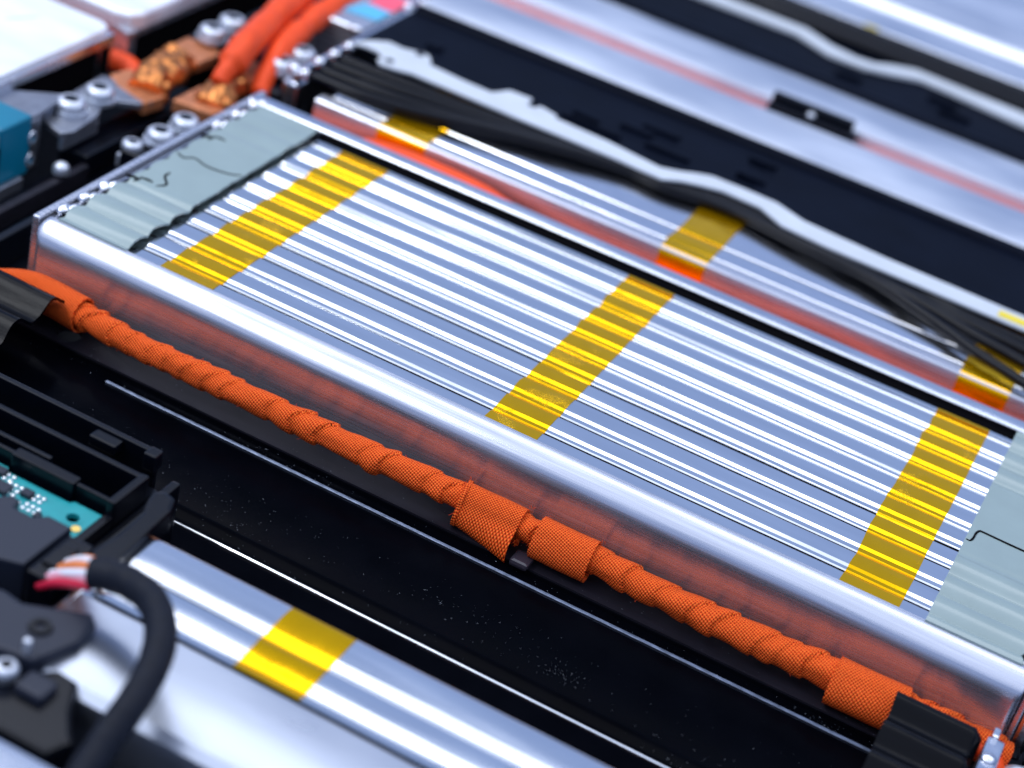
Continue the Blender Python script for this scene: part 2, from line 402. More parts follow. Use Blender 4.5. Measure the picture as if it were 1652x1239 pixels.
# ------------------------------------------------------------------ the middle battery module
mod = thing('battery_module', 'middle aluminium battery module in focus with grey green end sheets and three long yellow tapes', 'battery module', (156, 70, -32), GM)
bank = CellBank([133.6, 119.6, 106.4, 92.8, 79.6, 65.6, 52.6, 38.6, 24.8, 11.0, -9.0], -6, 135.0, 0.0, 11); bank.clip = 0.3; bank.sink = 1.0
for i in range(len(bank.par)):
    obj('cell', bank.cell(i, -0.8, 330, 90), 'foil', mod, smooth=7)
for i in range(len(bank.par) - 1):      # black strips added to paint shade into the gaps between cells
    V = []; F = []
    for k in range(31):
        x = 1.5 + 328 * k / 30; ya_ = bank.profile(x, i)[-1][0] - 0.02; yb_ = bank.profile(x, i + 1)[0][0] + 0.02
        V += [(x, ya_, -1.02), (x, yb_, -1.02), (x, yb_, -2.4), (x, ya_, -2.4)]
    for k in range(30): F += [(4 * k + j, 4 * k + (j + 1) % 4, 4 * k + 4 + (j + 1) % 4, 4 * k + 4 + j) for j in range(4)]
    obj('cell_gap_shade', (V, F), 'gap', mod)
for k, (a, b_) in enumerate(((13.2, 35.6), (147.0, 167.4), (279.2, 300.4))):
    obj('tape_strip', bank.tape(a, b_, 0.35, 139.5, sd=k * 13.0 + 2), 'tape', mod, smooth=7,
        label=('yellow tape strip nearest the left grey green sheet', 'yellow tape strip across the middle of the cells', 'yellow tape strip nearest the right grey green sheet')[k])

# front rail: bullnose and brushed wall
def rail_profile(rad=8.5, wall=-9.2, zb=-32, zt=0.25, back=0.4, thick=2.2):
    out = [(back, zt)]
    yc = wall + rad; zc = zt - rad
    out += [(yc + rad * math.cos(a), zc + rad * math.sin(a)) for a in [PI / 2 + PI / 2 * k / 14 for k in range(15)]]
    out += [(wall, zt - rad - (zt - rad - zb) * k / 4) for k in (1, 2, 3, 4)]
    inner = [(wall + thick, zb), (wall + thick, -6), (back, -3.0)]
    return out + inner
rp = rail_profile()
def rail_sections(prof, x0, x1, rl, rr, n=60):
    """sweep along x with rounded vertical corners at both ends"""
    V = []; F = []; m = len(prof)
    sec = [(x0 + rl * (1 - math.cos(t)), rl * (1 - math.sin(t))) for t in [PI / 2 * k / 6 for k in range(6)]]
    sec += [(x0 + rl + (x1 - rr - x0 - rl) * k / n, 0.0) for k in range(n + 1)]
    sec += [(x1 - rr * (1 - math.cos(t)), rr * (1 - math.sin(t))) for t in [PI / 2 * k / 6 for k in range(5, -1, -1)]]
    ymin = min(p[0] for p in prof)
    for (x, ins) in sec:
        for (y, z) in prof:
            w = 0.10 * nz(x * 0.008, y * 0.1, z * 0.1)
            V.append((x, max(y, ymin + ins) + w, z - ins * 0.25))
    for i in range(len(sec) - 1):
        for j in range(m):
            k = (j + 1) % m; F.append((i * m + j, i * m + k, (i + 1) * m + k, (i + 1) * m + j))
    F.append(tuple(range(m))); F.append(tuple((len(sec) - 1) * m + j for j in range(m)))
    return V, F
obj('front_rail', rail_sections(rp, -35.5, 346.5, 4, 2.5), 'brushed', mod, smooth=35)
# rear rail, and a black strip painting shade into the gap before it
def bar_profile(y0, y1, zt, zb, r=1.5):
    return [(y0, zb), (y0, zt - r)] + [(y0 + r - r * math.cos(a), zt - r + r * math.sin(a)) for a in (0.5, 1.0)] + [(y0 + r, zt), ((y0 + y1) / 2, zt + 0.12), (y1 - r, zt), (y1, zt - r), (y1, zb)]
obj('rear_rail', extrude_x(bar_profile(142.2, 151.6, 1.3, -32, 2.0), [-38 + 388 * k / 30 for k in range(31)]), 'satin', mod, smooth=30)
obj('rail_gap_shade', extrude_x([(133, -12), (133, -2.8), (139.4, -2.6), (141.0, -1.0), (141.5, 0.4), (142.1, 0.8), (142.15, -12)], [-1, 312]), 'gap', mod)
for a, b_ in ((13.5, 37.5), (147.5, 169), (279.5, 302)):
    obj('tape_end', ([(x, y, z) for x in (a + 3, b_ + 3) for (y, z) in ((141.7, -1.4), (142.05, -0.9), (142.1, -0.5))], [(0, 1, 4, 3), (1, 2, 5, 4)]), 'tape', mod)
# left end plate, crimp groove and weld beads
obj('left_end_plate', merge(box(-39.6, -36.6, -4.5, 155.5, -32, 0.6, 0.7)), 'brushed', mod)
obj('crimp_groove', extrude_y([(-36.4, -4.5), (-35.8, -1.0), (-34.8, -0.4), (-34.2, -1.6), (-33.6, -0.9), (-33, -4.5)], [-1 + 152 * k / 10 for k in range(11)]), 'chrome', mod, smooth=40)
for y in (8.5, 21.5, 34.5, 113.5, 127.5, 142):
    for d in (0, 1):
        obj('weld_bead', ellipsoid(-34.8 + 2.6 * d, y + 2.6 * d, -0.4, 2.6, 3.6, 2.1, lump=0.25, seed=y), 'chrome', mod, smooth='all')
# grey green insulation sheets, wavy where they lie over the folded tabs
def sheet(xa, xb, y0, y1, wave, edge_l, edge_r, zt=1.4, nx=22, ny=150, th=0.9):
    V = []; F = []
    for j in range(ny + 1):
        y = y0 + (y1 - y0) * j / ny
        l = xa + edge_l(y); r = xb + edge_r(y)
        for i in range(nx + 1):
            x = l + (r - l) * i / nx; t = i / nx
            V.append((x, y, zt + wave(t, y) + 0.12 * nz(x * 0.06, y * 0.06, 3)) if y0 < -2 else (x, y, 0.95 + (zt - 0.95 + wave(t, y) + 0.12 * nz(x * 0.06, y * 0.06, 3)) * sm(-0.6, 2.5, y)))
    n = nx + 1
    for j in range(ny):
        for i in range(nx): F.append((j * n + i, j * n + i + 1, (j + 1) * n + i + 1, (j + 1) * n + i))
    top = len(V)
    V += [(x, y, z - th) for (x, y, z) in V]
    for f in F[:]: F.append(tuple(q + top for q in f[::-1]))
    rim = [(j * n, (j + 1) * n) for j in range(ny)] + [(j * n + nx, (j + 1) * n + nx) for j in range(ny)] + [(i, i + 1) for i in range(nx)] + [(ny * n + i, ny * n + i + 1) for i in range(nx)]
    for a, c in rim: F.append((a, c, c + top, a + top))
    return V, F
def sm(a, b, x): t = min(1, max(0, (x - a) / (b - a))); return t * t * (3 - 2 * t)
def scallop(y, ph=0.0): return abs(math.sin(PI * (y - ph) / 13.4))
def waveL(t, y):
    w = (1 - sm(40, 48, y)) + 0.30 * sm(96, 106, y)
    return w * 2.1 * (scallop(y, 1.5) ** 0.8 - 0.6) * (0.65 + 0.35 * t)
shl = obj('insulation_sheet', sheet(-31.6, -2.2, -0.2, 141, waveL, lambda y: 1.4 - 1.6 * scallop(y, 2.5), lambda y: 0.6 * scallop(y, 6) * (0.3 + 0.7 * (1 - sm(45, 60, y))) + 0.8 * nz(y * 0.09) + 0.3 * nz(y * 0.5)), 'sheet', mod, smooth=45,
          label='grey green sheet over the left cell ends, cracked and wavy at the front')
def waveR(t, y):
    w = (1 - sm(40, 47, y)) + sm(92, 100, y)
    return w * 2.2 * (scallop(y, 5) ** 0.9 - 0.6)
shr = obj('insulation_sheet', sheet(309.6, 341, -0.5, 141, waveR, lambda y: 0.15 * nz(y * 0.2), lambda y: 2.0 * scallop(y, 4)), 'sheet', mod, smooth=45,
          label='grey green sheet over the right cell ends with a curved seam')
def groove(pts, w, z, parent, name='seam', m='gap', dz=0.25):
    P = catmull([(x, y, z) for x, y in pts], 0.6); V = []; F = []
    fr = frames(P)
    for i, (p, (t, a, b)) in enumerate(zip(P, fr)):
        k = 0.25 + 0.75 * min(1, i / 4, (len(P) - 1 - i) / 4)
        for s_ in (-1, 1): V.append((p.x + b.x * s_ * w * k / 2, p.y + b.y * s_ * w * k / 2, z))
    V2 = [(x, y, q - 1.0) for x, y, q in V]; n = len(V); V = V + V2
    for i in range(len(P) - 1):
        F.append((2 * i, 2 * i + 1, 2 * i + 3, 2 * i + 2)); F.append((2 * i, 2 * i + 2, n + 2 * i + 2, n + 2 * i)); F.append((2 * i + 1, 2 * i + 3, n + 2 * i + 3, n + 2 * i + 1))
    return obj(name, (V, F), m, parent)
groove([(-31, 77), (-26.5, 75), (-23, 78), (-16, 76), (-7, 77.5), (-2.4, 80.5)], 0.7, 1.62, shl, 'crack')
groove([(-20.5, 47), (-18.5, 51), (-22.5, 56), (-23, 60.5)], 0.9, 1.66, shl, 'crack')
for yy in (46, 98):
    groove([(-33.6, yy), (-30, yy + 0.4), (-27.5, yy - 0.5)], 1.6, 1.75, shl, 'slot')
    groove([(-28.5, yy - 2.4), (-28.2, yy + 0.4), (-28, yy + 2.4)], 1.2, 1.77, shl, 'slot')
    groove([(-28, yy + 2.2), (-25, yy + 2.6), (-23, yy + 2.4)], 1.2, 1.79, shl, 'slot')
groove([(310, 54), (311.3, 53.8), (312.0, 56), (312.2, 60), (313, 62.2), (314.6, 62.4), (325, 62.1), (341, 62.0)], 0.75, 1.66, shr)
# right end plate
obj('right_end_plate', box(346.9, 349.2, -5.5, 152, -32, -0.8, 0.6), 'brushed', mod)
obj('corner_post', box(349.4, 354.5, -5, 8, -32, -1.6, 1.4), 'chrome', mod)
for y in (1.5, 14, 27, 41, 110, 124):
    obj('weld_bead', ellipsoid(344.6, y, -0.2, 2.6, 3.4, 2.0, lump=0.25, seed=y + 5), 'chrome', mod, smooth='all')
obj('end_bus_block', box(342.6, 352, 3, 120, -9, -2.2, 1.0), 'black_plastic', mod)

# ------------------------------------------------------------------ orange cloth wrapped cable
cab = thing('wrapped_cable', 'orange woven cloth wrapped cable along the front wall of the middle module', 'cable', (150, -17, -32))
cpts = [(-80, -26, -38), (-62, -21, -32.5), (-46, -17.5, -27.5), (-28, -15.0, -22.6), (-5, -17.2, -21.8), (21, -20.6, -20.6), (56, -21.4, -20.3), (91, -20.6, -20.2), (127, -20.2, -20.8), (160, -16.2, -23), (190, -16.4, -23),
        (212, -16.2, -23), (240, -17.4, -23.2), (262, -17.4, -23.2), (285, -17.0, -22.8), (305, -17, -22.6), (330, -14.5, -24), (350, -11, -27)]
CP = catmull(cpts, 0.7)
rng = random.Random(4)
seams = []; s_ = -5.0
while s_ < 520:
    s_ += rng.choice([rng.uniform(6.5, 9), rng.uniform(9, 13), rng.uniform(12, 18)]); seams.append((s_, rng.uniform(0.45, 1.05), rng.uniform(-0.6, 1.3), rng.uniform(3, 7), rng.uniform(0, 6.28)))
SE = np.array([q[0] for q in seams])
def cloth_r(s, th, p, base):
    tilt = (2.8 + 3.0 * nz(s * 0.035, 8.0)) * math.cos(th - 2.2 - 0.9 * nz(s * 0.05, 2.0)) + 1.0 * math.sin(2 * th)
    u = s + tilt + 0.4 * nz(s * 0.3, th)
    k = int(np.searchsorted(SE, u)); k = min(max(k, 1), len(seams) - 1)
    s0, step, bulge, _, ph = seams[k - 1]; s1 = seams[k][0]
    f = (u - s0) / (s1 - s0)
    # the new turn starts under the next one: rises towards its far edge, then a sharp drop
    r = base + step * (sm(0, 0.92, f) - sm(0.97, 1.0, f)) - 0.2
    r += bulge * 0.9 * math.sin(PI * min(1, max(0, f))) * max(0, math.cos(th - ph))
    r += 0.85 * nz(s * 0.05, math.cos(th) * 0.8, math.sin(th) * 0.8) + 0.3 * nz(s * 0.16, math.cos(th) * 1.2 + 5, math.sin(th) * 1.2)
    # little puckers at the seam
    if f > 0.86: r += 0.25 * nz(th * 3, k * 7.0) * sm(0.86, 0.97, f)
    return r
def cloth(path, rf, seg=56, s_off=0.0, uvrot=0.35, rims=0.0, vs=6.6):
    fr = frames(path); V = []; F = []; UV = []; s = s_off
    for i, (p, (t, a, b)) in enumerate(zip(path, fr)):
        if i: s += (p - path[i - 1]).length
        for j in range(seg + 1):
            th = 2 * PI * j / seg
            R = rf(s, th, p)
            V.append(tuple(p + a * (R * math.cos(th)) + b * (R * math.sin(th))))
            k = int(np.searchsorted(SE, s)); rot = uvrot + 0.25 * math.sin(k * 2.4)
            v_ = th * vs; u_ = s
            UV.append((u_ * math.cos(rot) - v_ * math.sin(rot), u_ * math.sin(rot) + v_ * math.cos(rot)) if False else (u_ * math.cos(uvrot) - v_ * math.sin(uvrot), u_ * math.sin(uvrot) + v_ * math.cos(uvrot)))
    n = seg + 1
    for i in range(len(path) - 1):
        for j in range(seg): F.append((i * n + j, i * n + j + 1, (i + 1) * n + j + 1, (i + 1) * n + j))
    if rims > 0:   # turned-in ends with real thickness
        for (i, di) in ((0, 2), (len(path) - 1, -2)):
            base = len(V); pi = path[i]; t, a, b = fr[i]; p2 = path[i + di]
            for ring, (pp, dr) in enumerate(((pi, rims), (p2, rims + 0.3))):
                for j in range(n):
                    q = Vector(V[i * n + j]); d = (pi - q).normalized(); sh = pp - pi
                    V.append(tuple(q + d * dr + sh)); UV.append(UV[i * n + j])
            for j in range(seg):
                F.append((i * n + j, i * n + j + 1, base + j + 1, base + j)); F.append((base + j, base + j + 1, base + n + j + 1, base + n + j))
    return V, F, np.array(UV)
def taper(x): return 4.5 + 0.75 * sm(180, 300, x) + 0.3 * sm(20, -20, x)
v, f, uv = cloth(CP, lambda s, th, p: cloth_r(s, th, p, taper(p.x)), vs=4.4)
obj('cloth_winding', (v, f), 'cloth', cab, smooth=50, uvs=uv, extra='keep')
def sub(x0, x1): return [p for p in CP if x0 <= p.x <= x1]
def slen(x): 
    s = 0
    for i in range(1, len(CP)):
        if CP[i].x > x: break
        s += (CP[i] - CP[i - 1]).length
    return s
def sleeve(x0, x1, rf, lab, rot):
    v, f, uv = cloth(sub(x0, x1), rf, s_off=slen(x0), uvrot=rot, rims=0.8)
    return obj('cloth_sleeve', (v, f), 'cloth', cab, smooth=50, uvs=uv, extra='keep', label=lab)
# th = 0 is up, th = pi/2 points to -y or +y depending on the frame: b = t x a, t = +x, a = +z -> b = -y
sleeve(-52, -4.5, lambda s, th, p: 6.5 + 0.5 * nz(s * 0.05, math.cos(th), math.sin(th)) + 0.35 * math.cos(2 * th + 0.6) - 1.0 * sm(-14, -40, p.x) * 0, 'wide orange cloth sleeve where the cable enters the black rubber sheet', 0.5)
def r_flap(s, th, p):
    d = math.cos(th - 2.55)                       # hangs towards the viewer and down
    f = (p.x - 153) / 22
    return 6.0 + 0.3 * nz(s * 0.1, math.cos(th), math.sin(th)) + (3.2 + 4.6 * f) * max(0, d) ** 3 + 0.4 * math.cos(3 * th)
sleeve(152.5, 176, r_flap, 'orange cloth patch with a loose flap hanging over the black ledge', 0.15)
sleeve(152.0, 154.5, lambda s, th, p: 6.7 + 0.35 * nz(th * 3) + 3.4 * max(0, math.cos(th - 2.5)) ** 3, 'frayed folded edge at the start of the loose flap', 0.9)
sleeve(181.5, 203, lambda s, th, p: 6.5 + 0.35 * nz(s * 0.07, math.cos(th), math.sin(th) + 3) + 1.9 * max(0, math.cos(th - 2.3)) ** 2 + 0.3 * math.cos(2 * th) , 'orange cloth patch wrapped tight beside the loose flap', 0.42)
sleeve(290.5, 315, lambda s, th, p: 6.9 + 0.4 * nz(s * 0.06, math.cos(th) + 8, math.sin(th)) + 3.0 * max(0, math.cos(th - 2.2)) ** 2, 'smooth orange cloth patch beside the right black rubber sleeve', 0.25)
# loose threads standing off the seams
g = random.Random(12); fr_ = frames(CP); V = []; F = []
for k in range(150):
    i = g.randrange(60, len(CP) - 60); p = CP[i]
    if k < 60: i = min(range(len(CP)), key=lambda q: abs(CP[q].x - g.choice([153, 176, 182, 203, 291]) - g.uniform(-.6, .6))); p = CP[i]
    t, a_, b_ = fr_[i]; th = g.uniform(-1.2, 2.9)
    R = (cloth_r(slen(p.x), th, p, taper(p.x)) if k >= 60 else 6.9) - 0.1
    d = a_ * math.cos(th) + b_ * math.sin(th); q0 = p + d * R
    q1 = q0 + d * g.uniform(0.3, 0.7) + t * g.uniform(-0.7, 0.7); q2 = q1 + d * g.uniform(-0.2, 0.5) + t * g.uniform(-0.8, 0.8)
    v_, f_ = tube([q0, q1, q2], 0.06, 3, 0.4); n = len(V); V += v_; F += [tuple(j + n for j in f) for f in f_]
lt = obj('loose_threads', (V, F), 'orange_plastic', cab); lt['kind'] = 'stuff'
# small clear clips under the cable
for x in (177.5,): obj('clear_clip', box(x, x + 7, -27.5, -20, -31.9, -29.2, 1.2), 'clear', cab)

# ------------------------------------------------------------------ black cross member between the modules
cm = thing('cross_member', 'glossy black ledge and plate with thin bright ridges in front of the orange cable', 'cross member', (150, -70, -60))
hole = circle(-9.5, -17.3, 4.6, 28)
hole2 = circle(372, -17, 4.6, 20)
obj('ledge', holed([(-150, -6.5), (-150, -24.4), (380, -24.4), (380, -6.5)], [hole], -33.6, -32), 'black_satin', cm)
prof = [(-24.6, -33.0), (-25.2, -33.9), (-28.9, -34.1), (-79.9, -34.6), (-80.2, -60), (-24.6, -60)]
obj('gloss_plate', extrude_x([(-24.6, -32.6), (-24.9, -32.75), (-25.4, -33.9), (-30.2, -34.1), (-31.6, -34.3), (-50, -34.5), (-70.0, -34.6), (-71.2, -34.25), (-72.6, -34.2), (-73.8, -34.7), (-79.5, -35.0), (-150, -36), (-150, -59.9), (-24.6, -59.9)],
    [-150 + 560 * k / 24 for k in range(25)]), 'black_gloss', cm, smooth=20)
obj('ridge', extrude_x([(-30.3, -34.2), (-30.3, -33.3), (-30.55, -33.05), (-30.8, -33.35), (-31.0, -33.35), (-31.2, -33.1), (-31.5, -33.4), (-31.6, -34.3)], [16.5, 17.5] + [17.5 + 390 * k / 40 for k in range(1, 41)]), 'ridge_grey', cm, smooth=20)
obj('bright_ridge', extrude_x([(-80.0, -35.2), (-80.1, -34.2), (-80.5, -34.0), (-80.9, -34.3), (-81.1, -35.3)], [72.5] + [73 + 330 * k / 30 for k in range(31)]), 'satin', cm, smooth=30)

# dust lying on the gloss plate and ledge
def flakes(n, seed):
    g = random.Random(seed); V = []; F = []
    cl = [(g.uniform(20, 340), g.uniform(-120, -28), g.uniform(4, 22)) for _ in range(26)]
    for _ in range(n):
        if g.random() < 0.55:
            c = g.choice(cl); x = g.gauss(c[0], c[2]); y = g.gauss(c[1], c[2] * 0.4)
        else: x = g.uniform(-20, 350); y = g.uniform(-128, -9)
        if not -129 < y < -9: continue
        z = -31.95 if y > -24.4 else (-33.6 if y > -31 else (-34.55 if y > -79 else -35.2 - (-(y + 79)) * 0.014))
        r = abs(g.gauss(0, 0.045)) + 0.035; a = g.uniform(0, 6.28); st = g.choice([1, 1, 1.6, 3.5]); n0 = len(V)
        for k in range(3):
            t = a + k * 2.1; V.append((x + r * st * math.cos(t), y + r * math.sin(t) * (1.0 if st < 2 else 0.5), z + 0.02))
        V.append((x, y, z + 0.02 + r)); F += [(n0, n0 + 1, n0 + 3), (n0 + 1, n0 + 2, n0 + 3), (n0 + 2, n0, n0 + 3)]
    return V, F
du = obj('dust', flakes(2600, 3), 'dust'); tag(du, 'pale dust specks scattered over the black gloss plate', kind='stuff')

# ------------------------------------------------------------------ module behind: silver cells, black cover, rear silver cover
m2 = thing('battery_module', 'battery module behind the middle one, half hidden under black cables and a black cover', 'battery module', (156, 250, -32), GM)
bank2 = CellBank([297, 284, 270.6, 257.2, 243.8, 230.4, 193.0, 180.6], 172, 300, -0.2, 23, fac=0.15, w=1.9, strong=0.5)
for i in range(3, len(bank2.par)):
    obj('cell', bank2.cell(i, -16, 380, 60, endtaper=False), 'foil_far', m2, smooth=6)
fw = [(176.3, -0.25), (171.0, -0.15), (170.0, -0.35), (169.4, -0.9), (169.1, -2.2), (169.0, -6), (169.0, -20), (169.0, -32), (171, -32), (171, -3), (176.3, -1.8)]
obj('front_wall', extrude_x(fw, [-20 + 400 * k / 40 for k in range(41)], lambda x, y, z: (y + 0.12 * nz(x * 0.01, z * 0.05), z)), 'brushed', m2, smooth=30)
for k, (a, b_) in enumerate(((11.5, 35.5), (147.5, 168.5), (279.5, 300.8))):
    wall = [(172.6, -0.1), (170.6, -0.35), (169.6, -1.0), (168.95, -2.2), (168.85, -6), (168.8, -16)]
    V, F = bank2.tape(a, b_, 171, 235, off=0.15, sd=31 + 7 * k)
    obj('tape_strip', (V, F), 'tape', m2, smooth=22, label=('yellow tape strip behind the rear rail at the left end', 'yellow tape strip with white glare behind the rear rail', 'yellow tape strip cut off by the right edge of the frame')[k])
    V = []; F = []
    w2 = [(177, -0.05)] + wall
    for i in range(13):
        x = a + (b_ - a) * i / 12
        for (y, z) in w2: V.append((x, y - 0.12, z + 0.14))
    n = len(w2)
    for i in range(12):
        for j in range(n - 1): F.append((i * n + j, i * n + j + 1, (i + 1) * n + j + 1, (i + 1) * n + j))
    obj('tape_end', (V, F), 'tape', m2, smooth=30)
obj('left_end_plate', box(-37.6, -34.8, 178, 306, -32, 3.4, 0.8), 'satin', m2)
obj('corner_post', box(-41, -33, 176.5, 186, -32, -1.5, 1.2), 'chrome', m2)
for (x, y) in ((-38.6, 181.5), (-33.2, 181), (-35, 197), (-34.6, 210), (-34.4, 223.5), (-36, 301), (-38.5, 290)):
    obj('rivet', dome(x, y, 3.2, 3.0, 2.4), 'chrome', m2, smooth='all')
vents = [[(150.6, 271.5), (159, 270.5), (160.6, 267.6), (152, 268.6)], [(150.6, 251.6), (161, 250.6), (162, 247.4), (151.6, 248.4)], [(70, 250.4), (84, 249.6), (84.4, 244.4), (70.4, 245.2)]]
obj('black_cover', holed([(-33.6, 226), (-33.6, 286), (400, 286), (400, 226)], vents, 1.6, 4.2), 'dark_cover', m2)
obj('cover_lip', extrude_x([(285.8, 1.6), (285.8, 4.6), (287.5, 6.2), (291, 6.6), (294.6, 5.4), (295.2, 1.6)], [-33.6 + 433 * k / 10 for k in range(11)]), 'dark_cover', m2, smooth=50)
for q in ((149.6, 163.4, 272.2, 274.4), (150.6, 164.4, 252.4, 254.4), (68, 98, 239, 241), (92, 108, 253, 257), (108, 130, 244, 247), (100, 118, 262, 266), (-10, -2, 253, 258)):
    obj('moulded_rib', box(*q, 4.0, 6.0, 0.6), 'dark_cover', m2)
obj('rear_cover', extrude_x([(296, 1.5), (296, 4.3), (298, 5.0), (318, 5.25), (330, 5.1), (333.6, 5.0), (334, 4.4), (334, -32), (296, -32)], [-36 + 446 * k / 30 for k in range(31)], lambda x, y, z: (y, z + 0.25 * nz(x * 0.02, y * 0.05))), 'matte_alu', m2, smooth=30)

# module further back
m3 = thing('battery_module', 'battery module two rows back, silver covers either side of a kinked white ribbon', 'battery module', (156, 430, -32), GM)
obj('front_cover', extrude_x([(350, -32), (350, 4.4), (350.15, 4.8), (350.6, 5.0), (370, 5.4), (388, 5.2), (390.6, 4.4), (390.8, -32)], [-130 + 560 * k / 30 for k in range(31)], lambda x, y, z: (y, z + 0.25 * nz(x * 0.02, y * 0.05, 7))), 'matte_alu', m3, smooth=30)
obj('cover_lip', extrude_x([(391.4, 0), (391.4, 5.2), (393.5, 6.6), (397.5, 6.8), (401, 5.0), (401.4, 0)], [-130 + 560 * k / 10 for k in range(11)]), 'dark_cover', m3, smooth=50)
obj('black_cover', box(-130, 430, 401.5, 492, 1.8, 4.2), 'dark_cover', m3)
for q in ((149, 163, 413, 419), (150, 158, 421, 423), (196, 212, 428, 431), (205, 222, 416, 418)):
    obj('moulded_rib', box(*q, 4.0, 6.2, 0.7), 'dark_cover', m3)
obj('rear_cover', extrude_x([(494, -32), (494, 3), (497, 5.0), (510, 5.4), (528, 5.2), (531, 3.2), (533, -1), (540, -1.2), (545, 3.5), (549, 5.3), (560, 5.4), (560, -32)], [-130 + 560 * k / 20 for k in range(21)]), 'matte_alu', m3, smooth=30)
obj('connector_label', box(141, 149, 493.4, 497.5, 5.0, 5.4, 0.1), 'yellow_label', m3)
m4 = thing('battery_module', 'farthest battery module, plain bright silver cover in the top right corner', 'battery module', (156, 700, -32), GM)
obj('front_cover', extrude_x([(561, -32), (561, 4.6), (566, 6.0), (600, 6.4), (800, 6.4), (1000, 6), (1000, -32)], [-130 + 660 * k / 20 for k in range(21)]), 'matte_alu', m4, smooth=30)
# black retaining clip in the gap between the silver covers
cl = thing('retaining_clip', 'black plastic clip bridging the reddish gap between two silver covers', 'clip', (157, 348, 2))
obj('clip_body', box(135.5, 181.5, 339.5, 347, -4, 5.6, 1.2), 'black_plastic', cl)
obj('clip_wall', box(135.5, 178, 346.4, 350.6, 1, 9.6, 1.0), 'black_plastic', cl)
obj('clip_stud', dome(157, 345, 5.8, 2.2, 1.6), 'steel', cl, smooth='all')

# orange cables lying in the gaps (their colour shows in the aluminium walls)
def gapcable(pts, r, label):
    v, f = tube(pts, r, 20, 3, rf=lambda s, th, p: r * (1 + 0.06 * nz(s * 0.12, th)))
    o = obj('orange_cable', (v, f), 'orange_plastic', smooth='all'); tag(o, label, 'cable', 'orange high voltage cables in the gaps between modules'); return o
gapcable([(-30, 160, -15), (0, 160, -13), (16, 160, -8.2), (40, 160, -6.4), (66, 160, -7.2), (82, 160, -10), (105, 160, -14), (150, 160, -16), (220, 160, -13), (262, 160, -17), (300, 160, -19), (400, 160, -17)], 5.4, 'orange cable in the gap behind the rear rail, showing as a bright red line')
gapcable([(-120, 342.5, -6), (0, 342.5, -5.5), (150, 342.5, -6), (260, 342.5, -5.5), (420, 342.5, -6)], 4.8, 'orange cable sunk in the gap below the black retaining clip')

# ------------------------------------------------------------------ white ribbon strips
def ribbon(name, upper, lower, z0, z1, label, m='white_strip'):
    poly = upper + lower[::-1]
    o = obj(name, prism(poly, z0, z1, 0.5), m); tag(o, label, 'ribbon cable', 'white ribbon strips on the black covers'); return o
up1 = [(-33, 224), (-29, 231.5), (-22, 238.5), (-14, 237.8), (-10, 239.4), (-6, 241.6), (-2, 241), (1.5, 236.6), (3, 232.4), (20, 230.6), (36, 230.2), (37.5, 232.5), (41, 239.5), (52.5, 240.5), (53.5, 232.6), (57, 232.4), (58.5, 236.6), (68, 236), (68.6, 233), (96, 231.6),
       (123, 227.4), (131, 231.4), (138, 236.4), (144, 239.6), (158, 240), (175, 239.6), (190, 233), (230, 230), (291, 229), (400, 229)]
lo1 = [(-33, 222.5), (-27, 224.5), (-21, 224.5), (-15.4, 220.6), (-16.4, 216.6), (-13, 213), (-5, 214.4), (2, 217), (54, 214.4), (108, 214.6), (128, 213.6), (136, 219.6), (144, 223), (153, 226), (171, 225), (184, 216.4), (206, 214), (295, 213), (400, 213)]
up1 = [(x, y - (2.2 if x > 60 else 0)) for x, y in up1]; lo1 = [(x, y + (1.8 if x > 20 else 0)) for x, y in lo1]
wr = thing('white_ribbon', 'long white ribbon strip with notched tabs lying above the black cables', 'ribbon cable', (130, 225, 4), 'white ribbon strips on the black covers')
obj('strip', prism(up1 + lo1[::-1], 5.2, 6.3, 0.35), 'white_strip', wr)
for (x, y) in ((-11.5, 219.4), (-5.5, 238.4)): obj('rivet_hole', lathe(x, y, 6.42, [(0.05, 0.0), (1.5, 0.0), (1.9, 0.25), (2.3, 0.0)], 18), 'chip', wr)
obj('yellow_mark', box(282, 310, 217, 222.6, 6.45, 6.6), 'yellow_label', wr)
up2 = [(-60, 452), (75, 453), (119, 453), (130, 447), (137, 443), (152, 439.5), (162, 441), (170, 448), (182, 455), (195, 454), (243, 451.5), (400, 449)]
lo2 = [(-60, 440), (68, 441), (118, 441.5), (128, 436), (140, 430), (160, 430.5), (173, 436), (188, 444), (200, 443), (246, 436), (400, 434)]
wr2 = thing('white_ribbon', 'blurred white ribbon strip far back, kinked twice near the top edge', 'ribbon cable', (150, 445, 4), 'white ribbon strips on the black covers')
obj('strip', prism(up2 + lo2[::-1], 4.9, 7.0, 0.6), 'white_strip', wr2)

# ------------------------------------------------------------------ black cables over the module behind
GB = 'black cables running beside the white ribbon'
def bcable(pts, r, label, name='black_cable', m='cable_black'):
    o = obj(name, tube(pts, r, 18, 3), m, smooth='all'); tag(o, label, 'cable', GB); return o
bcable([(-31, 181.5, 3), (-8, 180.5, 4), (14, 184.5, 4), (30, 190, 4), (46, 196, 4), (64, 202.5, 4), (83, 208, 4), (99, 213, 3.4), (115, 216, 2.8), (130, 214.5, 3), (151, 218, 2.8), (168, 218, 2.8), (197, 212, 3.6), (229, 207, 4), (251, 198, 4), (266, 191, 4), (279, 184, 4), (302, 175, 4), (335, 162, 4)], 2.3, 'lowest black cable, sagging over the silver cells and peeling away at the right')
bcable([(-31, 190, 3), (0, 190.5, 3.6), (30, 196.5, 3.4), (60, 206, 3), (85, 212.5, 3), (118, 221, 2.4), (185, 220, 2.4), (229, 212, 3), (251, 205.5, 3.6), (279, 196, 4), (302, 190, 4), (340, 178, 4)], 2.4, 'second black cable up from the silver cells')
